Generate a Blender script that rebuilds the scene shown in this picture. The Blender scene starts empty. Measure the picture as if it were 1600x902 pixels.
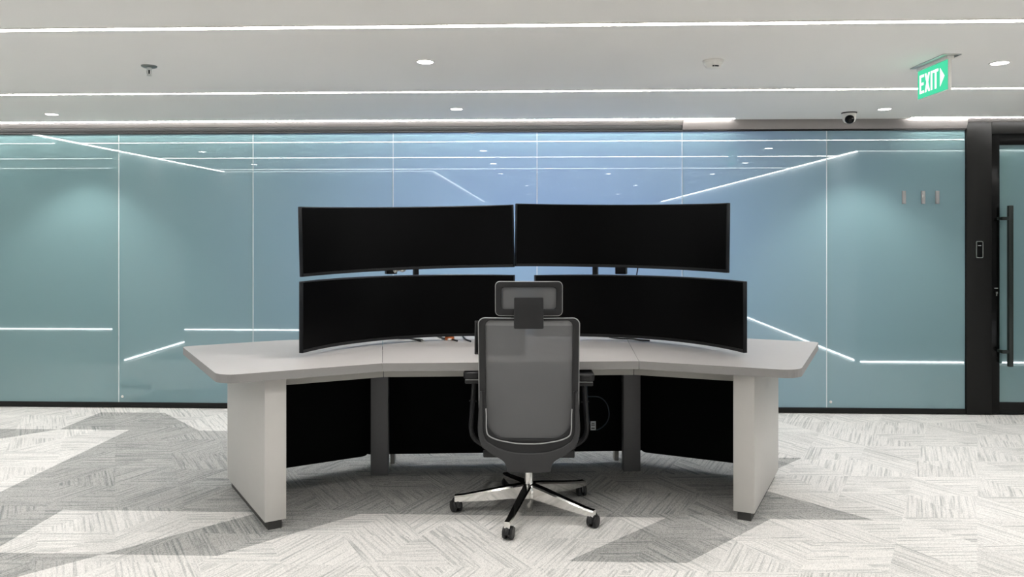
import bpy, bmesh, math, random
from mathutils import Vector, Matrix
random.seed(7)
R = math.radians
S = bpy.context.scene
COL = S.collection

# ------------------------------------------------------------------ camera, world, exposure
cam_d = bpy.data.cameras.new('camera')
cam = bpy.data.objects.new('camera', cam_d)
COL.objects.link(cam)
cam.location = (0, 0, 1.40)
cam.rotation_euler = (R(90), 0, R(1.97))
cam_d.sensor_width = 36.0
cam_d.lens = 1165 / 1600 * 36.0
cam_d.shift_y = -(451 - 365) / 1600
cam_d.clip_start = 0.05
S.camera = cam

world = bpy.data.worlds.new('world')
S.world = world
world.use_nodes = True
world.node_tree.nodes['Background'].inputs[0].default_value = (0.9, 0.95, 1.0, 1)
world.node_tree.nodes['Background'].inputs[1].default_value = 0.02

S.view_settings.view_transform = 'Standard'
S.view_settings.look = 'None'
S.view_settings.exposure = 1.31
S.view_settings.gamma = 1.0
S.view_settings.use_curve_mapping = False

STRIP_E = 16.5      # linear ceiling lights
WASH_E = 26.0       # line hugging the glass partition
COVE_E = 9.0        # lines along wall tops
BASE_E = 6.0        # lines along wall feet
DOWN_E = 12.0       # recessed downlight lenses
SPOT_W = 17.0       # beam of each recessed downlight
SCREEN_E = 2.15      # lit display beyond the frosted glass

ZC = 2.288          # ceiling height
WY = 5.90           # front face of the glass partition

# ------------------------------------------------------------------ materials
def new_mat(name):
    m = bpy.data.materials.new(name)
    m.use_nodes = True
    nt = m.node_tree
    for n in list(nt.nodes):
        nt.nodes.remove(n)
    out = nt.nodes.new('ShaderNodeOutputMaterial')
    return m, nt, out

def principled(name, col, rough=0.5, metal=0.0, spec=0.5, noise=0.0, nscale=40.0, bump=0.0, coat=0.0):
    m, nt, out = new_mat(name)
    b = nt.nodes.new('ShaderNodeBsdfPrincipled')
    b.inputs['Base Color'].default_value = (*col, 1)
    b.inputs['Roughness'].default_value = rough
    b.inputs['Metallic'].default_value = metal
    b.inputs['Specular IOR Level'].default_value = spec
    b.inputs['Coat Weight'].default_value = coat
    if noise or bump:
        tc = nt.nodes.new('ShaderNodeTexCoord')
        nz = nt.nodes.new('ShaderNodeTexNoise')
        nz.inputs['Scale'].default_value = nscale
        nz.inputs['Detail'].default_value = 4
        nt.links.new(tc.outputs['Object'], nz.inputs['Vector'])
        if noise:
            mx = nt.nodes.new('ShaderNodeMix'); mx.data_type = 'RGBA'
            mx.inputs['A'].default_value = (*[c * (1 - noise) for c in col], 1)
            mx.inputs['B'].default_value = (*[min(1, c * (1 + noise)) for c in col], 1)
            nt.links.new(nz.outputs['Fac'], mx.inputs['Factor'])
            nt.links.new(mx.outputs['Result'], b.inputs['Base Color'])
        if bump:
            bp = nt.nodes.new('ShaderNodeBump')
            bp.inputs['Strength'].default_value = bump
            bp.inputs['Distance'].default_value = 0.002
            nt.links.new(nz.outputs['Fac'], bp.inputs['Height'])
            nt.links.new(bp.outputs['Normal'], b.inputs['Normal'])
    nt.links.new(b.outputs[0], out.inputs[0])
    return m

def emitter(name, col, strength):
    m, nt, out = new_mat(name)
    e = nt.nodes.new('ShaderNodeEmission')
    e.inputs[0].default_value = (*col, 1)
    e.inputs[1].default_value = strength
    nt.links.new(e.outputs[0], out.inputs[0])
    return m

def frosted_glass():
    # switchable film glass: milky teal body that lets diffuse light through, polished face that mirrors the room
    m, nt, out = new_mat('frosted_film_glass')
    d = nt.nodes.new('ShaderNodeBsdfDiffuse'); d.inputs[0].default_value = (0.255, 0.418, 0.432, 1)
    t = nt.nodes.new('ShaderNodeBsdfTranslucent'); t.inputs[0].default_value = (0.55, 0.72, 0.85, 1)
    g = nt.nodes.new('ShaderNodeBsdfGlossy'); g.inputs['Roughness'].default_value = 0.0
    g.inputs[0].default_value = (0.95, 1, 1, 1)
    mx = nt.nodes.new('ShaderNodeMixShader'); mx.inputs[0].default_value = 0.32
    nt.links.new(d.outputs[0], mx.inputs[1]); nt.links.new(t.outputs[0], mx.inputs[2])
    fr = nt.nodes.new('ShaderNodeFresnel'); fr.inputs[0].default_value = 1.88
    mg = nt.nodes.new('ShaderNodeMixShader')
    nt.links.new(fr.outputs[0], mg.inputs[0])
    nt.links.new(mx.outputs[0], mg.inputs[1]); nt.links.new(g.outputs[0], mg.inputs[2])
    nt.links.new(mg.outputs[0], out.inputs[0])
    return m

def clear_back():
    m, nt, out = new_mat('clear_glass_edge')
    t = nt.nodes.new('ShaderNodeBsdfTransparent'); t.inputs[0].default_value = (0.9, 0.97, 0.96, 1)
    nt.links.new(t.outputs[0], out.inputs[0])
    return m

def chair_mesh(name, col, see):
    m, nt, out = new_mat(name)
    d = nt.nodes.new('ShaderNodeBsdfDiffuse'); d.inputs[0].default_value = (*col, 1)
    t = nt.nodes.new('ShaderNodeBsdfTransparent')
    tl = nt.nodes.new('ShaderNodeBsdfTranslucent'); tl.inputs[0].default_value = (*col, 1)
    a = nt.nodes.new('ShaderNodeMixShader'); a.inputs[0].default_value = 0.35
    nt.links.new(d.outputs[0], a.inputs[1]); nt.links.new(tl.outputs[0], a.inputs[2])
    x = nt.nodes.new('ShaderNodeMixShader'); x.inputs[0].default_value = see
    nt.links.new(a.outputs[0], x.inputs[1]); nt.links.new(t.outputs[0], x.inputs[2])
    nt.links.new(x.outputs[0], out.inputs[0])
    return m

def carpet(name, base, streak, amount, flecks):
    # loop pile tile: triangular facets, each combed in one of three directions
    m, nt, out = new_mat(name)
    N, L = nt.nodes.new, nt.links.new
    def mth(op, a, b=None, c=None):
        n = N('ShaderNodeMath'); n.operation = op
        for i, v in enumerate((a, b, c)):
            if v is None: continue
            if isinstance(v, (int, float)): n.inputs[i].default_value = v
            else: L(v, n.inputs[i])
        return n.outputs[0]
    geo = N('ShaderNodeNewGeometry')
    sp = N('ShaderNodeSeparateXYZ'); L(geo.outputs['Position'], sp.inputs[0])
    x, y = sp.outputs['X'], sp.outputs['Y']
    s = 0.36
    u = mth('DIVIDE', mth('SUBTRACT', x, mth('MULTIPLY', y, 0.57735)), s)
    v = mth('DIVIDE', mth('MULTIPLY', y, 1.1547), s)
    iu, iv = mth('FLOOR', u), mth('FLOOR', v)
    fu, fv = mth('FRACT', u), mth('FRACT', v)
    tri = mth('GREATER_THAN', mth('ADD', fu, fv), 1.0)
    cb = N('ShaderNodeCombineXYZ'); L(iu, cb.inputs[0]); L(iv, cb.inputs[1]); L(tri, cb.inputs[2])
    wn = N('ShaderNodeTexWhiteNoise'); wn.noise_dimensions = '3D'; L(cb.outputs[0], wn.inputs['Vector'])
    h = wn.outputs['Value']
    streaks = []
    for k, ang in enumerate((4, 64, 124)):
        ca, sa = math.cos(R(ang)), math.sin(R(ang))
        al = mth('ADD', mth('MULTIPLY', x, ca), mth('MULTIPLY', y, sa))
        ac = mth('SUBTRACT', mth('MULTIPLY', y, ca), mth('MULTIPLY', x, sa))
        cv = N('ShaderNodeCombineXYZ')
        L(mth('MULTIPLY', al, 2.4), cv.inputs[0]); L(mth('MULTIPLY', ac, 85.0), cv.inputs[1])
        L(mth('ADD', mth('MULTIPLY', h, 9.0), k * 3.7), cv.inputs[2])
        nz = N('ShaderNodeTexNoise'); nz.inputs['Scale'].default_value = 1.0
        nz.inputs['Detail'].default_value = 2.5; nz.inputs['Roughness'].default_value = 0.6
        L(cv.outputs[0], nz.inputs['Vector'])
        streaks.append(nz.outputs['Fac'])
    s1 = mth('GREATER_THAN', h, 0.36); s2 = mth('GREATER_THAN', h, 0.70)
    def lerp(a, b, f): return mth('ADD', a, mth('MULTIPLY', f, mth('SUBTRACT', b, a)))
    st = lerp(lerp(streaks[0], streaks[1], s1), streaks[2], s2)
    rp = N('ShaderNodeValToRGB')
    rp.color_ramp.elements[0].position = 0.46; rp.color_ramp.elements[0].color = (0, 0, 0, 1)
    rp.color_ramp.elements[1].position = 0.74; rp.color_ramp.elements[1].color = (1, 1, 1, 1)
    L(st, rp.inputs[0])
    pile = N('ShaderNodeTexNoise'); pile.inputs['Scale'].default_value = 190; pile.inputs['Detail'].default_value = 4; pile.inputs['Roughness'].default_value = 0.75
    L(geo.outputs['Position'], pile.inputs['Vector'])
    fac = mth('MULTIPLY', rp.outputs[0], amount)
    fac = mth('ADD', fac, mth('MULTIPLY', mth('SUBTRACT', pile.outputs['Fac'], 0.45), 1.5))
    mx = N('ShaderNodeMix'); mx.data_type = 'RGBA'; mx.clamp_factor = True
    mx.inputs['A'].default_value = (*base, 1); mx.inputs['B'].default_value = (*streak, 1)
    L(fac, mx.inputs['Factor'])
    wn2 = N('ShaderNodeTexWhiteNoise'); wn2.noise_dimensions = '4D'; wn2.inputs['W'].default_value = 3.3
    L(cb.outputs[0], wn2.inputs['Vector'])
    cell = N('ShaderNodeCombineXYZ')
    L(mth('FLOOR', mth('MULTIPLY', x, 270.0)), cell.inputs[0]); L(mth('FLOOR', mth('MULTIPLY', y, 200.0)), cell.inputs[1])
    wn3 = N('ShaderNodeTexWhiteNoise'); wn3.noise_dimensions = '2D'; L(cell.outputs[0], wn3.inputs['Vector'])
    fleck = mth('POWER', wn3.outputs['Value'], 2.2)
    tint = mth('SUBTRACT', mth('ADD', 0.97, mth('MULTIPLY', wn2.outputs['Value'], 0.10)), mth('MULTIPLY', fleck, flecks))
    vm = N('ShaderNodeVectorMath'); vm.operation = 'SCALE'
    L(mx.outputs['Result'], vm.inputs[0]); L(tint, vm.inputs['Scale'])
    b = N('ShaderNodeBsdfPrincipled')
    b.inputs['Roughness'].default_value = 0.95; b.inputs['Specular IOR Level'].default_value = 0.1
    L(vm.outputs[0], b.inputs['Base Color'])
    bp = N('ShaderNodeBump'); bp.inputs['Strength'].default_value = 0.5; bp.inputs['Distance'].default_value = 0.003
    L(mth('ADD', pile.outputs['Fac'], mth('MULTIPLY', st, 0.8)), bp.inputs['Height'])
    L(bp.outputs[0], b.inputs['Normal'])
    L(b.outputs[0], out.inputs[0])
    return m

M = dict(
    ceiling=principled('painted_plaster', (0.86, 0.842, 0.81), 0.9, spec=0.2, noise=0.01, nscale=3),
    wall=principled('white_wall_paint', (0.72, 0.72, 0.71), 0.8, spec=0.2, noise=0.01, nscale=3),
    greywall=principled('grey_wall_panel', (0.46, 0.485, 0.485), 0.7, spec=0.2, noise=0.02, nscale=3),
    darkwall=principled('dim_room_paint', (0.10, 0.13, 0.15), 0.9),
    strip=emitter('strip_diffuser', (1.0, 0.985, 0.96), STRIP_E),
    cove=emitter('cove_led', (1.0, 0.99, 0.97), COVE_E),
    wash=emitter('partition_wash_led', (1.0, 0.985, 0.96), WASH_E),
    strip_dim=emitter('strip_diffuser_dim', (1.0, 0.985, 0.96), STRIP_E * 0.55),
    cove_soft=emitter('cove_led_dim', (1.0, 0.99, 0.97), COVE_E * 0.22),
    base_led=emitter('skirting_led', (0.95, 0.98, 1.0), BASE_E),
    down=emitter('downlight_lens', (1.0, 0.98, 0.95), DOWN_E),
    screen_glow=emitter('lit_display_blue', (0.55, 0.53, 0.92), SCREEN_E),
    exit_green=emitter('exit_green', (0.035, 0.31, 0.17), 1.0),
    exit_white=emitter('exit_white', (1.0, 1.0, 1.0), 0.62),
    glass=frosted_glass(),
    clear=clear_back(),
    silicone=principled('pale_silicone', (0.70, 0.76, 0.77), 0.35),
    alu=principled('satin_aluminium', (0.27, 0.248, 0.243), 0.42, metal=0.6, noise=0.03, nscale=15),
    darkalu=principled('dark_anodised', (0.022, 0.022, 0.022), 0.55, spec=0.25, noise=0.05, nscale=200),
    blackframe=principled('black_powder_coat', (0.010, 0.010, 0.0095), 0.5, spec=0.2, noise=0.12, nscale=300, bump=0.1),
    blackgloss=principled('black_gloss', (0.003, 0.003, 0.003), 0.22, spec=0.2),
    handle=principled('black_steel', (0.014, 0.020, 0.018), 0.35, spec=0.4),
    chrome=principled('polished_chrome', (0.80, 0.79, 0.77), 0.10, metal=1.0, noise=0.02, nscale=8),
    steel=principled('brushed_steel', (0.62, 0.62, 0.60), 0.28, metal=1.0),
    darksteel=principled('dark_grey_metal', (0.22, 0.23, 0.22), 0.35, metal=0.9),  # even darker grey metal for the sprinkler rosette
    white_plastic=principled('white_plastic', (0.78, 0.76, 0.72), 0.45),
    plate_grey=principled('satin_grey_plate', (0.34, 0.335, 0.335), 0.4, noise=0.05, nscale=120),
    grey_plastic=principled('pale_grey_plastic', (0.42, 0.43, 0.43), 0.5),
    black_plastic=principled('black_plastic', (0.013, 0.013, 0.014), 0.45, spec=0.4, noise=0.1, nscale=200),
    desk_top=principled('warm_grey_laminate', (0.42, 0.40, 0.392), 0.42, spec=0.35, noise=0.025, nscale=25),
    desk_edge=principled('grey_edge_band', (0.26, 0.25, 0.245), 0.5, spec=0.3, noise=0.04, nscale=60),
    desk_side=principled('pale_grey_laminate', (0.53, 0.512, 0.488), 0.5, spec=0.3, noise=0.02, nscale=20),
    apron=principled('beige_steel_beam', (0.40, 0.39, 0.36), 0.5, noise=0.03, nscale=30),
    mid_leg=principled('graphite_steel', (0.13, 0.13, 0.135), 0.5, noise=0.05, nscale=60),
    plinth=principled('dark_bronze_foot', (0.035, 0.034, 0.032), 0.4),
    fabric=principled('black_felt', (0.0045, 0.005, 0.005), 0.95, spec=0.1, noise=0.2, nscale=500, bump=0.2),
    screen=principled('switched_off_screen', (0.0018, 0.0018, 0.002), 0.33, spec=0.07),
    housing=principled('monitor_housing', (0.006, 0.007, 0.009), 0.4, spec=0.2),
    bezel=principled('monitor_bezel', (0.012, 0.0125, 0.0135), 0.33, spec=0.3),
    frame_grey=principled('charcoal_nylon', (0.020, 0.020, 0.021), 0.48, spec=0.3, noise=0.06, nscale=250),
    yoke=principled('graphite_nylon', (0.036, 0.036, 0.037), 0.42, spec=0.35, noise=0.05, nscale=250),
    edge_line=principled('light_grey_line', (0.36, 0.36, 0.36), 0.35),
    hem=chair_mesh('mesh_hem_fabric', (0.30, 0.30, 0.30), 0.05),
    mesh=chair_mesh('seat_back_mesh', (0.195, 0.195, 0.197), 0.075),
    head_mesh=chair_mesh('headrest_mesh_fabric', (0.20, 0.20, 0.202), 0.02),
    seat_fabric=principled('dark_seat_fabric', (0.05, 0.05, 0.052), 0.9, noise=0.15, nscale=400, bump=0.2),
    cable=principled('black_cable', (0.010, 0.010, 0.012), 0.5),
    blue_cable=principled('dark_blue_cable', (0.012, 0.03, 0.05), 0.35),
    orange=principled('orange_connector', (0.62, 0.17, 0.05), 0.45),
    paper=principled('printed_tag', (0.55, 0.60, 0.62), 0.6),
    ink=principled('tag_ink', (0.03, 0.03, 0.035), 0.7),
    carpet_light=carpet('carpet_pale', (0.79, 0.765, 0.737), (0.32, 0.335, 0.325), 0.75, 0.26),
    carpet_dark=carpet('carpet_grey', (0.485, 0.472, 0.455), (0.165, 0.188, 0.182), 0.85, 0.42),
)

# ------------------------------------------------------------------ mesh helpers
class MB:
    def __init__(self):
        self.v, self.f, self.mi = [], [], []
        self.cur = 0
    def add(self, vs, fs):
        o = len(self.v)
        self.v += [tuple(p) for p in vs]
        for f in fs:
            self.f.append([i + o for i in f]); self.mi.append(self.cur)
        return self
    def box(self, x0, x1, y0, y1, z0, z1, mat=None):
        vs = [Vector(p) for p in ((x0,y0,z0),(x1,y0,z0),(x1,y1,z0),(x0,y1,z0),(x0,y0,z1),(x1,y0,z1),(x1,y1,z1),(x0,y1,z1))]
        if mat is not None: vs = [mat @ p for p in vs]
        return self.add(vs, [(0,3,2,1),(4,5,6,7),(0,1,5,4),(1,2,6,5),(2,3,7,6),(3,0,4,7)])
    def prism(self, poly, z0, z1):
        n = len(poly)
        vs = [(p[0], p[1], z0) for p in poly] + [(p[0], p[1], z1) for p in poly]
        fs = [tuple(range(n - 1, -1, -1)), tuple(range(n, 2 * n))]
        fs += [(i, (i + 1) % n, (i + 1) % n + n, i + n) for i in range(n)]
        return self.add(vs, fs)
    def tube(self, pts, rad, n=8, caps=True, rads=None, flat=1.0):
        pts = [Vector(p) for p in pts]
        vs, fs = [], []
        prev = None
        for i, p in enumerate(pts):
            t = (pts[min(i + 1, len(pts) - 1)] - pts[max(i - 1, 0)]).normalized()
            up = prev if prev is not None else (Vector((0, 0, 1)) if abs(t.z) < 0.9 else Vector((0, 1, 0)))
            a = (up - t * up.dot(t)).normalized()
            b = t.cross(a)
            prev = a
            r = rads[i] if rads else rad
            for k in range(n):
                w = 2 * math.pi * (k + 0.5) / n
                vs.append(p + a * (math.cos(w) * r) + b * (math.sin(w) * r * flat))
        for i in range(len(pts) - 1):
            for k in range(n):
                fs.append((i*n+k, i*n+(k+1)%n, (i+1)*n+(k+1)%n, (i+1)*n+k))
        if caps:
            fs.append(tuple(range(n - 1, -1, -1)))
            fs.append(tuple(range((len(pts)-1)*n, len(pts)*n)))
        return self.add(vs, fs)
    def lathe(self, prof, n=24, origin=(0,0,0), mat=None):
        # prof: (radius, z) list from bottom to top
        vs, fs = [], []
        o = Vector(origin)
        for r, z in prof:
            for k in range(n):
                w = 2 * math.pi * k / n
                p = Vector((r * math.cos(w), r * math.sin(w), z))
                if mat is not None: p = mat @ p
                vs.append(p + o)
        for i in range(len(prof) - 1):
            for k in range(n):
                fs.append((i*n+k, i*n+(k+1)%n, (i+1)*n+(k+1)%n, (i+1)*n+k))
        fs.append(tuple(range(n - 1, -1, -1)))
        fs.append(tuple(range((len(prof)-1)*n, len(prof)*n)))
        return self.add(vs, fs)
    def ring(self, outer, inner, yb, yf, closed=True):
        # solid band between two outlines in (x, z); yb/yf give the depth of the near and far face
        n = len(outer)
        vs = [(p[0], yb(*p), p[1]) for p in outer] + [(p[0], yb(*p), p[1]) for p in inner]
        vs += [(p[0], yf(*p), p[1]) for p in outer] + [(p[0], yf(*p), p[1]) for p in inner]
        fs = []
        m = n if closed else n - 1
        for i in range(m):
            j = (i + 1) % n
            fs += [(i, j, n+j, n+i), (2*n+i, 3*n+i, 3*n+j, 2*n+j), (i, 2*n+i, 2*n+j, j), (n+i, n+j, 3*n+j, 3*n+i)]
        if not closed:
            fs += [(0, n, 3*n, 2*n), (n-1, 3*n-1, 4*n-1, 2*n-1)]
        return self.add(vs, fs)
    def build(self, name, mat, parent=None, smooth=False, bevel=0.0, seg=2, angle=35, loc=None, rotz=None):
        me = bpy.data.meshes.new(name)
        me.from_pydata(self.v, [], self.f)
        mats = mat if isinstance(mat, (list, tuple)) else [mat]
        for mm in mats: me.materials.append(mm)
        for p, i in zip(me.polygons, self.mi): p.material_index = i
        bm = bmesh.new(); bm.from_mesh(me)
        bmesh.ops.recalc_face_normals(bm, faces=bm.faces)
        if bevel:
            es = [e for e in bm.edges if len(e.link_faces) == 2 and e.calc_face_angle(0) > R(angle)]
            bmesh.ops.bevel(bm, geom=es, offset=bevel, segments=seg, profile=0.5, affect='EDGES', clamp_overlap=True)
        bm.to_mesh(me); bm.free()
        if smooth or bevel:
            for p in me.polygons: p.use_smooth = True
            me.set_sharp_from_angle(angle=R(angle))
        o = bpy.data.objects.new(name, me)
        COL.objects.link(o)
        if parent: o.parent = parent
        if loc: o.location = loc
        if rotz is not None: o.rotation_euler.z = rotz
        return o

def tag(o, label=None, cat=None, group=None, kind=None):
    if label: o['label'] = label
    if cat: o['category'] = cat
    if group: o['group'] = group
    if kind: o['kind'] = kind
    return o

def empty(name, loc=(0, 0, 0), rz=0.0):
    o = bpy.data.objects.new(name, None)
    COL.objects.link(o)
    o.location = loc; o.rotation_euler.z = rz
    o.empty_display_size = 0.1
    return o

def copy_tree(o, parent=None):
    c = o.copy(); COL.objects.link(c); c.parent = parent
    for ch in list(o.children):
        copy_tree(ch, c)
    return c

def rrect(w, h, cx, cz, rt, rb, k=6):
    # rounded rectangle outline, bottom-left corner first, anticlockwise in (x, z)
    pts = []
    for (sx, sz, r, a0) in ((-1,-1,rb,180), (1,-1,rb,270), (1,1,rt,0), (-1,1,rt,90)):
        ox, oz = cx + sx * (w/2 - r), cz + sz * (h/2 - r)
        for i in range(k + 1):
            a = R(a0 + 90 * i / k)
            pts.append((ox + r * math.cos(a), oz + r * math.sin(a)))
    return pts

def round_poly(poly, radii, k=6):
    out = []
    n = len(poly)
    for i in range(n):
        p = Vector(poly[i]); a = Vector(poly[i-1]); b = Vector(poly[(i+1) % n]); r = radii[i]
        if r <= 0:
            out.append(tuple(p)); continue
        da, db = (a - p).normalized(), (b - p).normalized()
        half = da.angle(db) / 2
        d = r / math.tan(half)
        c = p + (da + db).normalized() * (r / math.sin(half))
        s, e = p + da * d - c, p + db * d - c
        a0 = math.atan2(s.y, s.x); a1 = math.atan2(e.y, e.x)
        da_ = (a1 - a0 + math.pi) % (2 * math.pi) - math.pi
        for q in range(k + 1):
            w = a0 + da_ * q / k
            out.append((c.x + r * math.cos(w), c.y + r * math.sin(w)))
    return out

# ------------------------------------------------------------------ the room shell
fl = MB().box(-9.2, 7.2, -9.2, 6.1, -0.10, -0.004).build('floor', M['carpet_light'])
tag(fl, 'pale grey patterned carpet tile floor', kind='structure')

ce = MB().box(-9.2, 7.2, -9.2, 6.1, ZC, ZC + 0.12).build('ceiling', M['ceiling'])
tag(ce, 'smooth white plaster ceiling with light lines', kind='structure')

# carpet tiles, 506 mm grid, pale and grey, some split on the diagonal
P = 0.506
X0, Y0 = 0.128, 3.19
dark, diag = set(), {}
for i in range(-6, 2):
    for j in (1, 2, 3): dark.add((i, j))
for i in range(-10, -5): dark.add((i, 0))
dark.add((-7, 4))
diag[(-6, 4)] = 'LL'
diag[(-8, 3)] = 'UL'
diag[(-4, 0)] = 'LR'; diag[(-3, 0)] = 'UL'
diag[(0, 0)] = 'LR';  diag[(1, 0)] = 'UL'
diag[(-5, -1)] = 'UL'
diag[(2, 1)] = 'LL'; diag[(2, 2)] = 'UL'
# grey (1) / pale (0) triangles per split tile
def tile_mesh(kind):
    h = P / 2
    c = [(-h,-h), (h,-h), (h,h), (-h,h)]
    mb = MB()
    if kind in ('light', 'dark'):
        mb.box(-h, h, -h, h, -0.0045, 0)
        o = mb.build('carpet_tile', M['carpet_light'] if kind == 'light' else M['carpet_dark'])
    else:
        tri = {'LL': (0,1,3), 'UL': (0,2,3), 'LR': (0,1,2), 'UR': (1,2,3)}[kind]
        oth = {'LL': (1,2,3), 'UL': (0,1,2), 'LR': (0,2,3), 'UR': (0,1,3)}[kind]
        mb.cur = 1; mb.prism([c[q] for q in tri], -0.0045, 0)
        mb.cur = 0; mb.prism([c[q] for q in oth], -0.0045, 0)
        o = mb.build('carpet_tile', [M['carpet_light'], M['carpet_dark']])
    me = o.data
    bpy.data.objects.remove(o)
    return me
tmesh = {}
for j in range(-2, 6):
    for i in range(-9, 9):
        x, y = X0 + P * (i + 0.5), Y0 + P * (j + 0.5)
        if y + P/2 > 5.99 or x - P/2 < -4.6: continue
        k = diag.get((i, j)) or ('dark' if (i, j) in dark else 'light')
        if k not in tmesh: tmesh[k] = tile_mesh(k)
        t = bpy.data.objects.new('carpet_tile', tmesh[k])
        COL.objects.link(t); t.location = (x, y, 0); t.parent = fl

def struct(name, mb, mat, label=None, **kw):
    return tag(mb.build(name, mat, **kw), label, kind='structure')

LX, RX, BY, FY = -4.5, 3.45, 1.25, 3.65
# left pier, left far wall, back wall piece, corridor walls, right wall, end walls
wl = struct('wall_left', MB().box(LX - 0.12, LX, 2.44, 3.85, 0, ZC), M['greywall'], 'white pier on the left side of the room')
struct('wall_far_left', MB().box(-9.2, -9.08, -9.2, 6.1, 0, ZC), M['wall'])
struct('wall_rear_left', MB().box(-9.08, -1.5, BY - 0.12, BY, 0, ZC), M['greywall'])
struct('wall_corridor_left', MB().box(-1.62, -1.5, -9.08, BY - 0.12, 0, ZC), M['wall'])
struct('wall_right', MB().box(RX, RX + 0.12, -9.08, FY, 0, ZC), M['greywall'])
struct('wall_rear_right', MB().box(RX + 0.12, 7.08, FY - 0.12, FY, 0, ZC), M['greywall'])
struct('wall_far_right', MB().box(7.08, 7.2, -9.2, 6.1, 0, ZC), M['wall'])
struct('wall_rear', MB().box(-9.08, 7.08, -9.2, -9.08, 0, ZC), M['wall'])
struct('wall_front_left', MB().box(-9.08, LX - 0.16, WY, WY + 0.1, 0, ZC), M['wall'])
struct('wall_front_right', MB().box(4.52, 7.08, WY, WY + 0.1, 0, ZC), M['wall'])

# luminous lines along wall tops and feet
def led(name, x0, x1, y0, y1, z0, z1, mat):
    return struct(name, MB().box(x0, x1, y0, y1, z0, z1), M[mat])
tw = 0.03
led('trim_1', LX - 0.02, LX + 0.02, BY + 0.02, 5.80, ZC - 0.006, ZC, 'cove')
led('trim_2', LX + 0.03, -1.48, BY + 0.004, BY + 0.034, ZC - 0.006, ZC, 'cove_soft')
led('trim_3', -1.496, -1.466, -9.0, BY, ZC - 0.006, ZC, 'cove_soft')
led('trim_4', RX - 0.034, RX - 0.004, -9.0, FY, ZC - 0.006, ZC, 'cove')
led('trim_5', RX, 7.0, FY + 0.004, FY + 0.034, ZC - 0.006, ZC, 'cove_soft')
led('trim_6', LX, LX + 0.012, 2.46, 3.83, 0.012, 0.028, 'base_led')
led('trim_7', -9.0, -1.52, BY, BY + 0.012, 0.012, 0.028, 'base_led')
led('trim_8', RX - 0.012, RX, -9.0, FY - 0.1, 0.012, 0.028, 'base_led')
led('trim_9', RX + 0.02, 7.0, FY, FY + 0.012, 0.012, 0.028, 'base_led')

# ------------------------------------------------------------------ glass partition (back wall of the view)
gw = tag(empty('wall_back', (0, WY, 0)), 'teal frosted glass partition in full-height panes', kind='structure')
seams = [-4.62, -3.375, -2.279, -1.150, -0.005, 1.134, 2.254, 3.315]
GT, GB = 2.200, 0.040
for a, b in zip(seams[:-1], seams[1:]):
    mb = MB()
    x0, x1 = a + 0.0032, b - 0.0032
    mb.cur = 1
    mb.add([(x0,.012,GB),(x1,.012,GB),(x1,.012,GT),(x0,.012,GT)], [(0,1,2,3)])
    mb.add([(x0,0,GB),(x0,.012,GB),(x0,.012,GT),(x0,0,GT)], [(0,1,2,3)])
    mb.add([(x1,0,GB),(x1,.012,GB),(x1,.012,GT),(x1,0,GT)], [(0,1,2,3)])
    mb.cur = 0
    mb.add([(x0,0,GB),(x1,0,GB),(x1,0,GT),(x0,0,GT)], [(0,1,2,3)])
    mb.build('glass_pane', [M['glass'], M['clear']], gw)
for s in seams[1:-1]:
    MB().box(s - 0.0031, s + 0.0031, -0.001, 0.012, GB, GT).build('silicone_joint', M['silicone'], gw)
for x in (-3.345, 2.285):
    MB().lathe([(0.009, 0), (0.011, 0.002), (0.009, 0.005)], 12, (x, 0, 0.085),
               Matrix.Rotation(R(90), 4, 'X')).build('glass_stud', M['white_plastic'], gw)
MB().box(-4.62, 3.315, -0.012, 0.03, 0, GB).build('base_rail', M['blackframe'], gw, bevel=0.003)
MB().box(-4.62, 3.315, -0.012, 0.04, GT, 2.214).build('head_channel', M['darkalu'], gw, bevel=0.003)
def bull(x0, x1, z0, z1):
    n = 8
    prof = [(0.03, z0)] + [(-0.016 - 0.022 * math.sin(math.pi * (0.5 * q / n)), z0 + (z1 - z0) * q / n) for q in range(n + 1)] + [(0.03, z1)]
    vs = [(x0, p[0], p[1]) for p in prof] + [(x1, p[0], p[1]) for p in prof]
    m = len(prof)
    fs = [(i, (i+1) % m, (i+1) % m + m, i + m) for i in range(m)] + [tuple(range(m)), tuple(range(2*m-1, m-1, -1))]
    return MB().add(vs, fs)
MB().box(-4.62, 1.134, -0.014, 0.04, 2.214, 2.250).build('head_channel', M['darkalu'], gw, bevel=0.003)
bull(-4.62, 1.134, 2.250, ZC).build('head_trim', M['alu'], gw, smooth=True)
bull(1.135, 3.315, 2.214, ZC).build('head_trim', M['alu'], gw, smooth=True)
bull(3.316, 4.52, 2.262, ZC).build('head_trim', M['alu'], gw, smooth=True)
MB().box(3.315, 3.505, -0.02, 0.08, 0, 2.262).build('frame_post', M['blackframe'], gw, bevel=0.004)
MB().box(3.505, 4.40, -0.02, 0.08, 2.170, 2.262).build('door_head', M['blackframe'], gw, bevel=0.003)
MB().box(4.40, 4.52, -0.02, 0.08, 0, 2.262).build('frame_post', M['blackframe'], gw, bevel=0.004)

# ceiling line hugging the partition
for nm, x0, x1 in (('trim_10', -4.6, 1.52), ('trim_11', 2.86, 4.5)):
    led(nm, x0, x1, 5.806, 5.816, ZC - 0.004, ZC + 0.002, 'wash')

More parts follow.
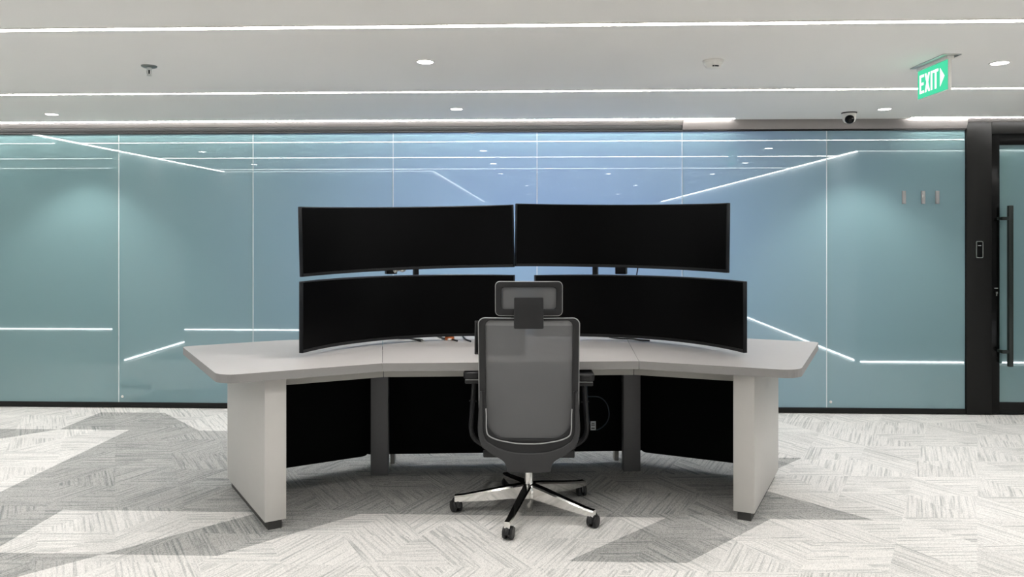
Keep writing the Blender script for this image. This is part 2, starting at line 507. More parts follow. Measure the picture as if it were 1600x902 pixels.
# door leaf
dr = tag(empty('door_1', (3.507, WY, 0)), 'black framed frosted glass door with long pull handle', kind='structure')
MB().box(0, 0.061, -0.012, 0.04, 0.006, 2.168).build('stile', M['blackgloss'], dr, bevel=0.002)
MB().box(0.832, 0.892, -0.012, 0.04, 0.006, 2.168).build('stile', M['blackgloss'], dr, bevel=0.002)
MB().box(0.061, 0.832, -0.012, 0.04, 2.085, 2.168).build('top_rail', M['blackgloss'], dr, bevel=0.002)
MB().box(0.061, 0.832, -0.012, 0.04, 0.006, 0.094).build('bottom_rail', M['blackframe'], dr, bevel=0.002)
mb = MB(); mb.cur = 1
mb.add([(.061,.012,.094),(.832,.012,.094),(.832,.012,2.085),(.061,.012,2.085)], [(0,1,2,3)])
mb.cur = 0
mb.add([(.061,0,.094),(.832,0,.094),(.832,0,2.085),(.061,0,2.085)], [(0,1,2,3)])
mb.build('door_pane', [M['glass'], M['clear']], dr)
hd = MB().box(0.088, 0.122, -0.085, -0.055, 0.381, 1.614).build('pull_handle', M['handle'], dr, bevel=0.004)
for z in (1.515, 0.495):
    MB().box(0.040, 0.100, -0.082, -0.060, z - 0.013, z + 0.013).build('handle_bracket', M['handle'], hd, bevel=0.002)
    MB().box(0.040, 0.058, -0.075, -0.011, z - 0.011, z + 0.011).build('handle_bracket', M['handle'], hd, bevel=0.002)
lk = MB().lathe([(0.013, 0), (0.014, 0.004), (0.011, 0.010)], 16, (0.028, -0.012, 0.948),
                Matrix.Rotation(R(90), 4, 'X')).build('lock_cylinder', M['blackgloss'], dr, smooth=True)
MB().box(0.018, 0.038, -0.028, -0.013, 0.972, 0.981).build('key', M['steel'], lk)
MB().box(0.026, 0.036, -0.030, -0.013, 0.936, 0.950).build('key', M['steel'], lk)
MB().box(0.029, 0.034, -0.026, -0.020, 0.918, 0.937).build('key_tail', M['steel'], lk)

# card reader on the post
cr = tag(empty('card_reader', (3.404, WY - 0.02, 1.276)), 'narrow black card reader with silver rim on the black door post', 'card reader')
o_, i_ = rrect(0.054, 0.130, 0, 0, 0.012, 0.012), rrect(0.044, 0.120, 0, 0, 0.008, 0.008)
MB().ring(o_, i_, lambda x, z: -0.016, lambda x, z: 0.0).build('rim', M['steel'], cr, smooth=True)
mb = MB(); n_ = len(i_)
mb.add([(p[0], -0.013, p[1]) for p in i_] + [(p[0], 0, p[1]) for p in i_],
       [tuple(range(n_)), tuple(range(2*n_-1, n_-1, -1))] + [(q, (q+1) % n_, (q+1) % n_ + n_, q + n_) for q in range(n_)])
mb.build('face', M['blackgloss'], cr)
MB().box(-0.012, 0.012, -0.0145, -0.013, 0.028, 0.034).build('indicator', M['grey_plastic'], cr)

# what lies beyond the frosted glass: a dim room with a large lit display
struct('wall_beyond_rear', MB().box(-4.9, 4.6, 8.6, 8.7, 0, ZC), M['darkwall'])
struct('wall_beyond_left', MB().box(-5.0, -4.9, 6.0, 8.7, 0, ZC), M['darkwall'])
struct('wall_beyond_right', MB().box(4.6, 4.7, 6.0, 8.7, 0, ZC), M['darkwall'])
struct('floor_beyond', MB().box(-5.0, 4.7, 6.1, 8.7, -0.1, 0), M['darkwall'])
struct('ceiling_beyond', MB().box(-5.0, 4.7, 6.1, 8.7, ZC, ZC + 0.1), M['darkwall'])
ds = tag(empty('lit_display', (0.05, 7.25, 0)), 'large blue lit display glowing through the middle of the frosted glass', 'display')
MB().box(-1.35, 1.35, 0.004, 0.06, 0.95, 2.25).build('housing', M['housing'], ds)
MB().box(-1.33, 1.33, 0, 0.004, 0.97, 2.23).build('picture', M['screen_glow'], ds)
MB().box(-0.06, 0.06, 0.02, 0.07, 0, 0.95).build('stand', M['housing'], ds)

# ------------------------------------------------------------------ ceiling lights and fittings
def linear_light(y, x0, x1, label, mat='strip'):
    t = tag(empty('linear_light', ((x0 + x1) / 2, y, ZC)), label, 'ceiling light', 'linear ceiling lights')
    h = (x1 - x0) / 2
    MB().box(-h, h, -0.018, 0.018, -0.003, 0.004).build('diffuser', M[mat], t)
    for s in (-1, 1):
        MB().box(-h, h, s*0.0215 - 0.0033, s*0.0215 + 0.0033, -0.004, 0.004).build('profile', M['white_plastic'], t)
linear_light(3.17, LX + 0.05, 3.40, 'long white light line across the ceiling nearest the camera')
linear_light(4.64, LX + 0.05, 4.9, 'long white light line across the ceiling between chair and glass wall')
linear_light(1.63, LX + 0.05, 3.40, 'long white light line behind the camera, mirrored in the glass wall', 'strip_dim')
for y in (1.9, 3.17, 4.64):
    linear_light(y, -9.0, -4.75, 'light line of the side room, mirrored at the left of the glass wall', 'strip_dim')

def downlight(x, y, label, rot=0.0):
    t = tag(empty('downlight', (x, y, ZC)), label, 'downlight', 'round recessed downlights')
    MB().lathe([(0.036, -0.0035), (0.041, -0.001), (0.041, 0.01)], 24).build('lens', M['down'], t)
    ld = bpy.data.lights.new('downlight_beam', 'SPOT')
    ld.energy = SPOT_W; ld.color = (1.0, 0.97, 0.93); ld.shadow_soft_size = 0.035
    ld.spot_size = R(100); ld.spot_blend = 0.55
    lo = bpy.data.objects.new('downlight_beam', ld); COL.objects.link(lo)
    lo.parent = t; lo.location = (0, 0, -0.045)
    n = 28
    mb = MB()
    vs, fs = [], []
    for r, z in ((0.042, -0.004), (0.050, -0.003), (0.052, 0.004), (0.042, 0.004)):
        vs += [(r*math.cos(2*math.pi*k/n), r*math.sin(2*math.pi*k/n), z) for k in range(n)]
    for q in range(4):
        for k in range(n):
            fs.append((q*n+k, q*n+(k+1) % n, ((q+1) % 4)*n+(k+1) % n, ((q+1) % 4)*n+k))
    mb.add(vs, fs).build('rim', M['white_plastic'], t, smooth=True)
downlight(-0.58, 3.83, 'round downlight between the two light lines, above the left monitors')
downlight(-0.577, 5.29, 'round downlight near the glass wall, above the left monitors')
downlight(-3.61, 5.42, 'round downlight at the far left above the glass wall')
downlight(2.40, 3.96, 'round downlight to the right of the exit sign')
downlight(2.47, 5.40, 'round downlight right of the dome camera, below the exit sign')
for (x, y) in ((-3.63, 3.84), (-0.56, 2.36), (-0.55, 0.75), (1.05, 0.70), (2.6, 0.6), (2.6, 2.36), (-3.63, 2.36),
               (-0.2, -2.0), (1.8, -2.0), (-0.2, -5.0), (1.8, -5.0)):
    downlight(x, y, 'round downlight outside the frame, mirrored in the glass wall')

# sprinkler
sp = tag(empty('sprinkler', (-2.056, 3.88, ZC)), 'small chrome sprinkler head hanging from the ceiling at left', 'sprinkler')
MB().lathe([(0.030, -0.010), (0.038, -0.006), (0.040, 0.0)], 28).build('rosette', M['darksteel'], sp, smooth=True)
MB().lathe([(0.012, -0.022), (0.013, -0.010)], 16).build('body', M['steel'], sp)
for s in (-1, 1):
    MB().tube([(s*0.010, 0, -0.018), (s*0.013, 0, -0.032), (s*0.009, 0, -0.044), (0, 0, -0.050)], 0.0022, 6).build('frame_arm', M['steel'], sp, smooth=True)
MB().lathe([(0.004, -0.042), (0.0045, -0.022)], 10).build('bulb', M['black_plastic'], sp)
MB().lathe([(0.010, -0.054), (0.014, -0.052), (0.004, -0.048)], 20).build('deflector', M['steel'], sp)

# smoke detector
sd = tag(empty('smoke_detector', (0.90, 3.86, ZC)), 'round cream smoke detector on the ceiling above the right monitors', 'smoke detector')
MB().lathe([(0.050, -0.012), (0.053, -0.008), (0.053, 0)], 32).build('base', M['white_plastic'], sd, smooth=True)
MB().lathe([(0.030, -0.040), (0.036, -0.036), (0.046, -0.020), (0.047, -0.012)], 32).build('cap', M['white_plastic'], sd, smooth=True)
for a0, a1 in ((252, 266), (270, 300)):
    pts = [(0.0385 * math.cos(R(a0 + (a1-a0)*q/4)), 0.0385 * math.sin(R(a0 + (a1-a0)*q/4)), -0.035) for q in range(5)]
    MB().tube(pts, 0.0035, 6).build('vent_slot', M['ink'], sd)

# dome camera
dc = tag(empty('dome_camera', (2.286, 5.556, ZC)), 'white turret security camera with black lens under the ceiling edge', 'security camera')
MB().lathe([(0.052, -0.008), (0.054, -0.004), (0.054, 0)], 32).build('mount_ring', M['black_plastic'], dc, smooth=True)
MB().lathe([(0.022, -0.076), (0.036, -0.070), (0.045, -0.052), (0.048, -0.030), (0.050, -0.008)], 32).build('shell', M['white_plastic'], dc, smooth=True)
q = Vector((-0.22, -0.86, -0.46)).normalized()
prof = [(0.033 * math.sin(math.pi * k / 12) + 1e-5, -0.033 * math.cos(math.pi * k / 12)) for k in range(13)]
ball = MB().lathe(prof, 24, (-0.010, -0.032, -0.054)).build('lens_ball', M['blackgloss'], dc, smooth=True)
rot = q.to_track_quat('Z', 'Y').to_matrix().to_4x4()
MB().lathe([(0.012, 0.026), (0.012, 0.0335), (0.008, 0.034)], 20, (-0.010, -0.032, -0.054), rot).build('lens', M['housing'], ball)

# exit sign: hangs along the depth of the room, face towards the middle
ex = tag(empty('exit_sign', (2.045, 3.915, ZC)), 'green illuminated exit sign with white arrow hanging from the ceiling', 'exit sign')
MB().box(-0.045, 0.045, -0.165, 0.165, -0.006, 0).build('ceiling_plate', M['steel'], ex, bevel=0.002)
MB().box(-0.017, 0.017, -0.148, 0.148, -0.022, -0.006).build('bracket', M['white_plastic'], ex)
MB().box(-0.010, 0.004, -0.150, 0.150, -0.176, -0.020).build('body', M['white_plastic'], ex, bevel=0.002)
face = MB().box(-0.0125, -0.0102, -0.142, 0.146, -0.171, -0.024).build('green_face', M['exit_green'], ex)
def glyph(polys, name):
    # polys in face coordinates: u to the viewer's right (towards -Y), w up; face 0.287 x 0.136
    mb = MB()
    for poly in polys:
        n = len(poly)
        vs = [(-0.0135, 0.146 - u, -0.171 + w) for u, w in poly] + [(-0.0120, 0.146 - u, -0.171 + w) for u, w in poly]
        mb.add(vs, [tuple(range(n)), tuple(range(2*n-1, n-1, -1))] + [(k, (k+1) % n, (k+1) % n + n, k + n) for k in range(n)])
    o = mb.build(name, M['exit_white'], face)
    return o
b0, t0, sw = 0.024, 0.122, 0.0135
def rect(u0, u1, w0, w1): return [(u0, w0), (u1, w0), (u1, w1), (u0, w1)]
glyph([rect(0.020, 0.034, b0, t0), rect(0.034, 0.064, b0, b0 + sw), rect(0.034, 0.060, 0.0665, 0.0665 + sw), rect(0.034, 0.064, t0 - sw, t0)], 'letter_e')
glyph([[(0.072, b0), (0.088, b0), (0.124, t0), (0.108, t0)], [(0.108, b0), (0.124, b0), (0.088, t0), (0.072, t0)]], 'letter_x')
glyph([rect(0.132, 0.147, b0, t0)], 'letter_i')
glyph([rect(0.153, 0.205, t0 - sw, t0), rect(0.172, 0.187, b0, t0 - sw)], 'letter_t')
glyph([[(0.222, b0 + 0.002), (0.262, 0.073), (0.222, t0 - 0.002)]], 'arrow')

# three slim plates fixed to the glass near the door
for x, lab in ((2.843, 'leftmost of three slim grey plates on the glass near the door'),
               (2.990, 'middle one of three slim grey plates on the glass, with small markings'),
               (3.098, 'slim grey plate on the glass closest to the black door post')):
    t = tag(empty('switch_plate', (x, WY, 1.680)), lab, 'switch plate', 'slim plates on the glass wall')
    MB().box(-0.0135, 0.0135, -0.016, -0.0005, -0.050, 0.050).build('plate', M['plate_grey'], t, bevel=0.003)
    MB().box(-0.0095, 0.0095, -0.0175, -0.016, -0.040, 0.018).build('rocker', M['plate_grey'], t, bevel=0.0007, seg=1)
    if 2.9 < x < 3.05:
        MB().box(-0.011, -0.007, -0.0185, -0.0155, 0.000, 0.022).build('marking', M['white_plastic'], t)
        MB().box(-0.004, 0.004, -0.0185, -0.0155, 0.006, 0.020).build('marking', M['grey_plastic'], t)

# ------------------------------------------------------------------ control desk
ZT, TH = 0.758, 0.040
desk = tag(empty('control_desk', (-0.127, 3.691, 0), R(1.97 + 2.7)), 'wide angled grey control desk with black modesty panels', 'desk')
K, Bc, Ac, Q1, Q2 = (0.640, 0.023), (1.337, -0.268), (1.846, 0.628), (1.37, 0.845), (0.76, 0.985)
def edge_mat_build(poly, name):
    mb = MB()
    n = len(poly)
    vs = [(p[0], p[1], ZT - TH) for p in poly] + [(p[0], p[1], ZT) for p in poly]
    mb.cur = 0; mb.add(vs, [tuple(range(n, 2*n))])
    mb.cur = 1; mb.add(vs, [tuple(range(n - 1, -1, -1))] + [(i, (i+1) % n, (i+1) % n + n, i + n) for i in range(n)])
    # weld
    o = mb.build(name, [M['desk_top'], M['desk_edge']], desk)
    bm = bmesh.new(); bm.from_mesh(o.data)
    bmesh.ops.remove_doubles(bm, verts=bm.verts, dist=1e-5)
    bmesh.ops.recalc_face_normals(bm, faces=bm.faces)
    bm.to_mesh(o.data); bm.free()
    return o
g = 0.0010
edge_mat_build([(-K[0] + g, K[1]), (K[0] - g, K[1]), (Q2[0] - g, Q2[1]), (-Q2[0] + g, Q2[1])], 'tabletop_segment')
for s in (1, -1):
    poly = [(K[0] + g, K[1]), Bc, Ac, Q1, (Q2[0] + g, Q2[1])]
    poly = round_poly(poly, [0, 0.10, 0.035, 0.3, 0], 8)
    poly = [(s * p[0], p[1]) for p in poly]
    if s < 0: poly = poly[::-1]
    edge_mat_build(poly, 'tabletop_segment')
ZA = 0.642
def strip_xy(p, q, t):     # thin wall along p-q, thickened to the back
    p, q = Vector(p), Vector(q)
    d = (q - p).normalized(); n = Vector((-d.y, d.x)) * t
    return [tuple(p), tuple(q), tuple(q + n), tuple(p + n)]
MB().prism(strip_xy((-0.664, 0.270), (0.664, 0.270), 0.03), ZA, ZT - TH).build('apron', M['apron'], desk, bevel=0.002)
for s in (1, -1):
    p, q = (0.667, 0.270), (1.185, 0.062)
    poly = strip_xy(p, q, 0.03) if s > 0 else [(-a, b) for a, b in strip_xy(p, q, 0.03)]
    MB().prism(poly, ZA, ZT - TH).build('apron', M['apron'], desk, bevel=0.002)
    # end panel with recessed dark foot
    fo, fi, bo = Vector((1.168, -0.141)), Vector((1.079, -0.096)), Vector((1.557, 0.518))
    bi = bo + (fi - fo)
    poly = [(s * v.x, v.y) for v in (fo, bo, bi, fi)]
    ep = MB().prism(poly, 0.042, ZT - TH).build('end_panel', M['desk_side'], desk, bevel=0.0025)
    ctr = (fo + bo + bi + fi) / 4
    long = (bo - fo).normalized(); wid = (fi - fo).normalized()
    ft = [fo + wid * 0.018 + long * 0.012, bo + wid * 0.018 - long * 0.02, bi - wid * 0.018 - long * 0.02, fi - wid * 0.018 + long * 0.012]
    MB().prism([(s * v.x, v.y) for v in ft], 0.0, 0.042).build('plinth_foot', M['plinth'], ep)
    # inner leg, grey post with a narrow riser behind
    MB().box(min(s*0.687, s*0.788), max(s*0.687, s*0.788), 0.655, 0.715, 0, ZT - TH).build('inner_leg', M['mid_leg'], desk, bevel=0.004)
    MB().box(min(s*0.672, s*0.70), max(s*0.672, s*0.70), 0.868, 0.925, 0, ZT - TH).build('cable_riser', M['apron'], desk, bevel=0.003)
    # angled modesty panel, rounded lower inner corner
    a, b = Vector((1.425, 0.520)), Vector((0.815, 0.824))
    L_ = (b - a).length; d = (b - a).normalized(); nrm = Vector((-d.y, d.x)) * 0.018
    if nrm.y < 0: nrm = -nrm
    outl = [(0, 0.066), (L_, 0.066), (L_, ZT - TH - 0.002), (0, ZT - TH - 0.002)]
    outl = round_poly(outl, [0.004, 0.045, 0.004, 0.004], 6)
    vs = []
    for off in (Vector((0, 0)), nrm):
        vs += [(s * (a + d * u + off).x, (a + d * u + off).y, w) for u, w in outl]
    n = len(outl)
    MB().add(vs, [tuple(range(n)), tuple(range(2*n-1, n-1, -1))] + [(k, (k+1) % n, (k+1) % n + n, k + n) for k in range(n)]).build('modesty_panel', M['fabric'], desk)
outl = round_poly([(-0.850, 0.066), (0.850, 0.066), (0.850, ZT - TH - 0.002), (-0.850, ZT - TH - 0.002)], [0.03, 0.03, 0.004, 0.004], 6)
n = len(outl)
MB().add([(u, 0.8455, w) for u, w in outl] + [(u, 0.8635, w) for u, w in outl],
         [tuple(range(n)), tuple(range(2*n-1, n-1, -1))] + [(k, (k+1) % n, (k+1) % n + n, k + n) for k in range(n)]).build('modesty_panel', M['fabric'], desk)

# ------------------------------------------------------------------ curved monitors
def monitor(chord, sag, H, loc, ang, roll, label):
    t = tag(empty('curved_monitor', loc), label, 'monitor', 'curved ultrawide monitors')
    t.rotation_euler = (0, R(roll), R(ang))
    Rr = chord * chord / (8 * sag) + sag / 2
    half = math.asin(chord / 2 / Rr)
    N = 36
    def pt(a, off): return ((Rr - off) * math.sin(a), (Rr - off) * math.cos(a) - Rr * math.cos(half))
    def slab(a0, a1, z0, z1, o0, o1, n=N, fat=None):
        vs, fs = [], []
        for k in range(n + 1):
            s = k / n; a = a0 + (a1 - a0) * s
            back = o1 if fat is None else o1 - fat * max(0, 1 - (2*s - 1)**2) ** 1.5
            f = pt(a, o0); b = pt(a, back)
            vs += [(f[0], f[1], z0), (f[0], f[1], z1), (b[0], b[1], z1), (b[0], b[1], z0)]
        for k in range(n):
            i, j = 4*k, 4*(k+1)
            fs += [(i, j, j+1, i+1), (i+1, j+1, j+2, i+2), (i+2, j+2, j+3, i+3), (i+3, j+3, j, i)]
        fs += [(0, 1, 2, 3), (4*n+3, 4*n+2, 4*n+1, 4*n)]
        return MB().add(vs, fs)
    hs = slab(-half, half, 0, H, 0.0, -0.022, fat=0.045).build('housing', M['housing'], t, bevel=0.002, seg=1, angle=50)
    d = 0.005 / Rr
    slab(-half + d, half - d, 0.018, H - 0.006, 0.0012, -0.002).build('screen', M['screen'], t, smooth=True)
    slab(-half + d, half - d, 0.003, 0.0165, 0.0022, -0.002).build('chin_bezel', M['bezel'], t, smooth=True)
    # mount block on the back
    b = pt(0, -0.06)
    MB().box(-0.06, 0.06, b[1], b[1] + 0.03, H*0.5 - 0.06, H*0.5 + 0.06).build('mount_plate', M['black_plastic'], t, bevel=0.003)
    return t, Rr
monitor(1.255, 0.25, 0.370, (-0.675, 4.129, 0.782), 31.48, 0, 'lower left black curved ultrawide monitor above the desk')
monitor(1.212, 0.25, 0.370, (0.524, 4.165, 0.782), -27.15, 0, 'lower right black curved ultrawide monitor above the desk')
monitor(1.212, 0.23, 0.370, (-0.687, 4.139, 1.186), 25.33, -1.4, 'upper left black curved ultrawide monitor in the top row')
monitor(1.196, 0.23, 0.370, (0.434, 4.175, 1.199), -19.9, 0.7, 'upper right black curved ultrawide monitor in the top row')

# stands behind the monitors
def stand(loc, ang, label, dx):
    t = tag(empty('monitor_stand', loc, R(ang)), label, 'monitor stand', 'monitor stands')
    MB().box(-0.11, 0.11, -0.05, 0.06, 0, 0.012).build('base_plate', M['black_plastic'], t, bevel=0.003)
    MB().box(-0.016, 0.016, -0.016, 0.016, 0.012, 0.68).build('pole', M['black_plastic'], t, bevel=0.004)
    for z in (0.21, 0.61):
        MB().box(-0.05, 0.05, -0.055, -0.016, z - 0.045, z + 0.045).build('bracket', M['black_plastic'], t, bevel=0.003)
        MB().tube([(0, -0.02, z), (dx, -0.02, z)], 0.014, 10).build('arm', M['black_plastic'], t, smooth=True)
    MB().box(dx - 0.034, dx + 0.034, -0.03, 0.012, 0.39, 0.45).build('cable_box', M['black_plastic'], t, bevel=0.003)
stand((-0.770, 4.690, ZT), 28, 'black pole stand behind the left pair of monitors', -0.165)
stand((0.364, 4.715, ZT), -22, 'black pole stand behind the right pair of monitors', 0.170)

# ------------------------------------------------------------------ small things on and under the desk
def cable(pts, rad, label, mat='cable', name='cable', n=8):
    # smooth through points
    P_ = [Vector(p) for p in pts]
    out = []
    for i in range(len(P_) - 1):
        p0, p1, p2, p3 = P_[max(i-1, 0)], P_[i], P_[i+1], P_[min(i+2, len(P_)-1)]
        for k in range(6):
            u = k / 6
            out.append(0.5 * ((2*p1) + (p2-p0)*u + (2*p0-5*p1+4*p2-p3)*u*u + (3*p1-p0-3*p2+p3)*u**3))
    out.append(P_[-1])
    o = MB().tube(out, rad, n).build(name, M[mat], smooth=True)
    return tag(o, label, 'cable')
zc_ = ZT + 0.006
cable([(-0.95, 4.55, zc_), (-0.85, 4.50, zc_), (-0.78, 4.50, zc_), (-0.72, 4.44, zc_)], 0.005, 'black cable lying below the left monitors')
pl = tag(empty('cable_plug', (-0.695, 4.405, ZT), R(-52)), 'black plug end lying on the desk below the left monitor', 'plug')
MB().box(-0.032, 0.018, -0.010, 0.010, 0.0, 0.014).build('grip', M['black_plastic'], pl, bevel=0.003)
MB().box(0.018, 0.034, -0.007, 0.007, 0.003, 0.010).build('contact', M['steel'], pl)
cable([(-0.62, 4.60, zc_), (-0.585, 4.535, zc_), (-0.56, 4.49, zc_), (-0.52, 4.47, zc_), (-0.475, 4.40, zc_)], 0.005, 'black cable curling beside the orange connector')
cable([(-0.47, 4.64, zc_), (-0.455, 4.57, zc_), (-0.43, 4.46, zc_), (-0.395, 4.385, zc_)], 0.005, 'short black cable on the desk left of the chair headrest')
oc = tag(empty('orange_connector', (-0.530, 4.475, ZT), R(-15)), 'small orange connector lying on the desk among black cables', 'connector')
MB().box(-0.026, 0.026, -0.016, 0.016, 0, 0.022).build('shell', M['orange'], oc, bevel=0.005)
MB().box(0.0, 0.02, -0.034, -0.014, 0.003, 0.013).build('tip', M['white_plastic'], oc, bevel=0.002)
cable([(0.44, 4.60, zc_), (0.50, 4.535, zc_), (0.565, 4.53, zc_), (0.61, 4.475, zc_), (0.665, 4.452, zc_)], 0.005, 'black cable lying below the right monitors')
cable([(0.625, 4.66, 1.20), (0.61, 4.655, 1.12), (0.58, 4.66, 1.0), (0.56, 4.68, 0.78)], 0.004, 'thin black cable hanging between the right monitors')
cable([(-0.885, 4.53, 1.20), (-0.87, 4.525, 1.165), (-0.85, 4.525, 1.178), (-0.82, 4.53, 1.17), (-0.795, 4.535, 1.20)], 0.007, 'pale cable bundle showing between the left monitors', 'white_plastic')

tb = tag(empty('desk_tablet', (-0.199, 3.93, ZT), R(1.97)), 'small black touch panel standing on the desk behind the chair', 'touch panel')
tm = Matrix.Rotation(R(-6), 4, 'X')
MB().box(-0.134, 0.134, -0.006, 0.008, 0.004, 0.180, tm).build('housing', M['black_plastic'], tb, bevel=0.004)
MB().box(-0.124, 0.124, -0.0072, -0.006, 0.014, 0.170, tm).build('screen', M['screen'], tb)
MB().box(-0.07, 0.07, 0.0, 0.075, 0.0, 0.008).build('foot', M['black_plastic'], tb, bevel=0.002)

pc = cable([(0.300, 4.517, 0.415), (0.368, 4.519, 0.412), (0.408, 4.521, 0.384), (0.427, 4.522, 0.345), (0.430, 4.522, 0.29), (0.406, 4.521, 0.244), (0.355, 4.518, 0.214), (0.318, 4.517, 0.25), (0.305, 4.517, 0.33), (0.300, 4.517, 0.43), (0.29, 4.525, 0.66)], 0.0035, 'dark blue cable coiled in a loop against the black panel', 'blue_cable')
tgx = tag(empty('cable_tag', (0.334, 4.500, 0.243), R(4)), 'small printed tag on the cable loop under the desk', 'tag')
MB().box(-0.016, 0.016, -0.001, 0.001, -0.027, 0.027).build('card', M['paper'], tgx)
for z, w in ((0.014, 0.010), (0.004, 0.012), (-0.015, 0.011)):
    MB().box(-w, w * 0.8, -0.0016, -0.001, z - 0.0025, z + 0.0025).build('print_line', M['ink'], tgx)

# ------------------------------------------------------------------ office chair, seen from behind
ch = tag(empty('office_chair', (-0.044, 3.751, 0), R(0.6)), 'grey mesh office chair with headrest and chrome five-star base', 'chair')
def yb(x, z):
    return -0.165 - 0.19 * (z - 0.62) ** 2 - 0.10 * max(0, z - 0.62) + 0.42 * x * x
CZ, HZ = (0.998 + 0.392) / 2, 0.998 - 0.392
fo = rrect(0.478, HZ, 0, CZ, 0.032, 0.11, 8)
def inset(pts, sx, top, bot):
    out = []
    for x, z in pts:
        t = (z - (CZ - HZ/2)) / HZ
        zz = (CZ - HZ/2 + bot) + t * (HZ - top - bot)
        out.append((x * (0.239 - sx) / 0.239, zz))
    return out
fi = inset(fo, 0.031, 0.010, 0.024)
# subdivide long straight sides so the frame follows the curved back
def densify(a, b, m=10):
    A, B_ = [], []
    n = len(a)
    for i in range(n):
        j = (i + 1) % n
        ln = math.hypot(a[j][0]-a[i][0], a[j][1]-a[i][1])
        k = m if ln > 0.1 else 1
        for q_ in range(k):
            u = q_ / k
            A.append((a[i][0] + (a[j][0]-a[i][0])*u, a[i][1] + (a[j][1]-a[i][1])*u))
            B_.append((b[i][0] + (b[j][0]-b[i][0])*u, b[i][1] + (b[j][1]-b[i][1])*u))
    return A, B_
fo, fi = densify(fo, fi)
bf = MB().ring(fo, fi, lambda x, z: yb(x, z) - 0.012, lambda x, z: yb(x, z) + 0.014).build('back_frame', M['frame_grey'], ch, bevel=0.003, angle=50)
# edge highlight of the frame, put in as a pale grey tube
ln = [(x * 1.004, yb(x, z) - 0.006, z + (0.0015 if z > CZ else 0)) for x, z in fo if z > 0.50]
top_first = sorted(range(len(ln)), key=lambda k: 0)
start = next(k for k in range(len(fo)) if fo[k][1] > 0.50 and fo[k-1][1] <= 0.50)
loop = [fo[(start + k) % len(fo)] for k in range(len(fo))]
loop = [p for p in loop if p[1] > 0.50]
MB().tube([(x * 1.004, yb(x, z) - 0.004, z + (0.001 if z > CZ else 0)) for x, z in loop], 0.0032, 6).build('edge_highlight', M['edge_line'], bf, smooth=True)
def panel(x0, x1, z0, z1, off, nx=12, nz=16, shape=None):
    vs, fs = [], []
    for j in range(nz + 1):
        for i in range(nx + 1):
            x = x0 + (x1 - x0) * i / nx; z = z0 + (z1 - z0) * j / nz
            if shape: x, z = shape(x, z)
            vs.append((x, yb(x, z) + off, z))
    w = nx + 1
    for j in range(nz):
        for i in range(nx):
            fs.append((j*w+i, j*w+i+1, (j+1)*w+i+1, (j+1)*w+i))
    return MB().add(vs, fs)
def mesh_shape(x, z):
    # pull the lower corners in to stay inside the rounded frame
    t = max(0.0, (0.50 - z) / 0.09)
    return x * (1 - 0.20 * min(1, t) ** 2), z
panel(-0.212, 0.212, 0.412, 0.965, 0.004, shape=mesh_shape).build('back_mesh', M['mesh'], ch, smooth=True)
panel(-0.212, 0.212, 0.962, 0.992, 0.002, nz=3).build('mesh_hem', M['hem'], ch, smooth=True)

# U-shaped support that carries the back, running into the hub
def smooth_path(ctrl, n):
    P_ = [Vector(p) for p in ctrl]
    out = []
    segs = len(P_) - 1
    for k in range(n):
        u = k / (n - 1) * segs
        i = min(int(u), segs - 1); u -= i
        p0, p1, p2, p3 = P_[max(i-1, 0)], P_[i], P_[i+1], P_[min(i+2, segs)]
        out.append(tuple(0.5 * ((2*p1) + (p2-p0)*u + (2*p0-5*p1+4*p2-p3)*u*u + (3*p1-p0-3*p2+p3)*u**3)))
    return out
oL = [(-0.236, 0.640), (-0.243, 0.53), (-0.245, 0.445), (-0.228, 0.388), (-0.185, 0.350), (-0.130, 0.322), (-0.110, 0.300), (-0.104, 0.270)]
iL = [(-0.212, 0.640), (-0.205, 0.53), (-0.203, 0.455), (-0.190, 0.428), (-0.150, 0.412), (-0.105, 0.404), (-0.080, 0.4005), (-0.055, 0.398)]
mL = [(-0.224, 0.640), (-0.221, 0.53), (-0.220, 0.455), (-0.207, 0.412), (-0.162, 0.382), (-0.110, 0.364), (-0.080, 0.3585), (-0.055, 0.3555)]
oP, iP, mP = smooth_path(oL, 29), smooth_path(iL, 29), smooth_path(mL, 29)
def mirror(h, mid): return h + mid + [(-x, z) for x, z in reversed(h)]
oP = mirror(oP, [(x, 0.266) for x in (-0.06, 0, 0.06)])
iP = mirror(iP, [(x, 0.3965) for x in (-0.028, 0, 0.028)])
mP = mirror(mP, [(x, 0.3545) for x in (-0.028, 0, 0.028)])
def yk(x, z): return yb(x, max(z, 0.42)) - 0.030 - 0.02 * max(0, (0.42 - z) / 0.16)
yo = MB().ring(oP, mP, yk, lambda x, z: yk(x, z) + 0.036, closed=False).build('back_support', M['yoke'], ch, bevel=0.004, angle=55)
MB().ring(mP, iP, lambda x, z: yk(x, z) + 0.010, lambda x, z: yk(x, z) + 0.034, closed=False).build('lower_rail', M['frame_grey'], yo, smooth=True)
MB().tube([(x, yk(x, z) + 0.008, z) for x, z in iP[3:-3]], 0.003, 6).build('support_trim', M['edge_line'], yo, smooth=True)

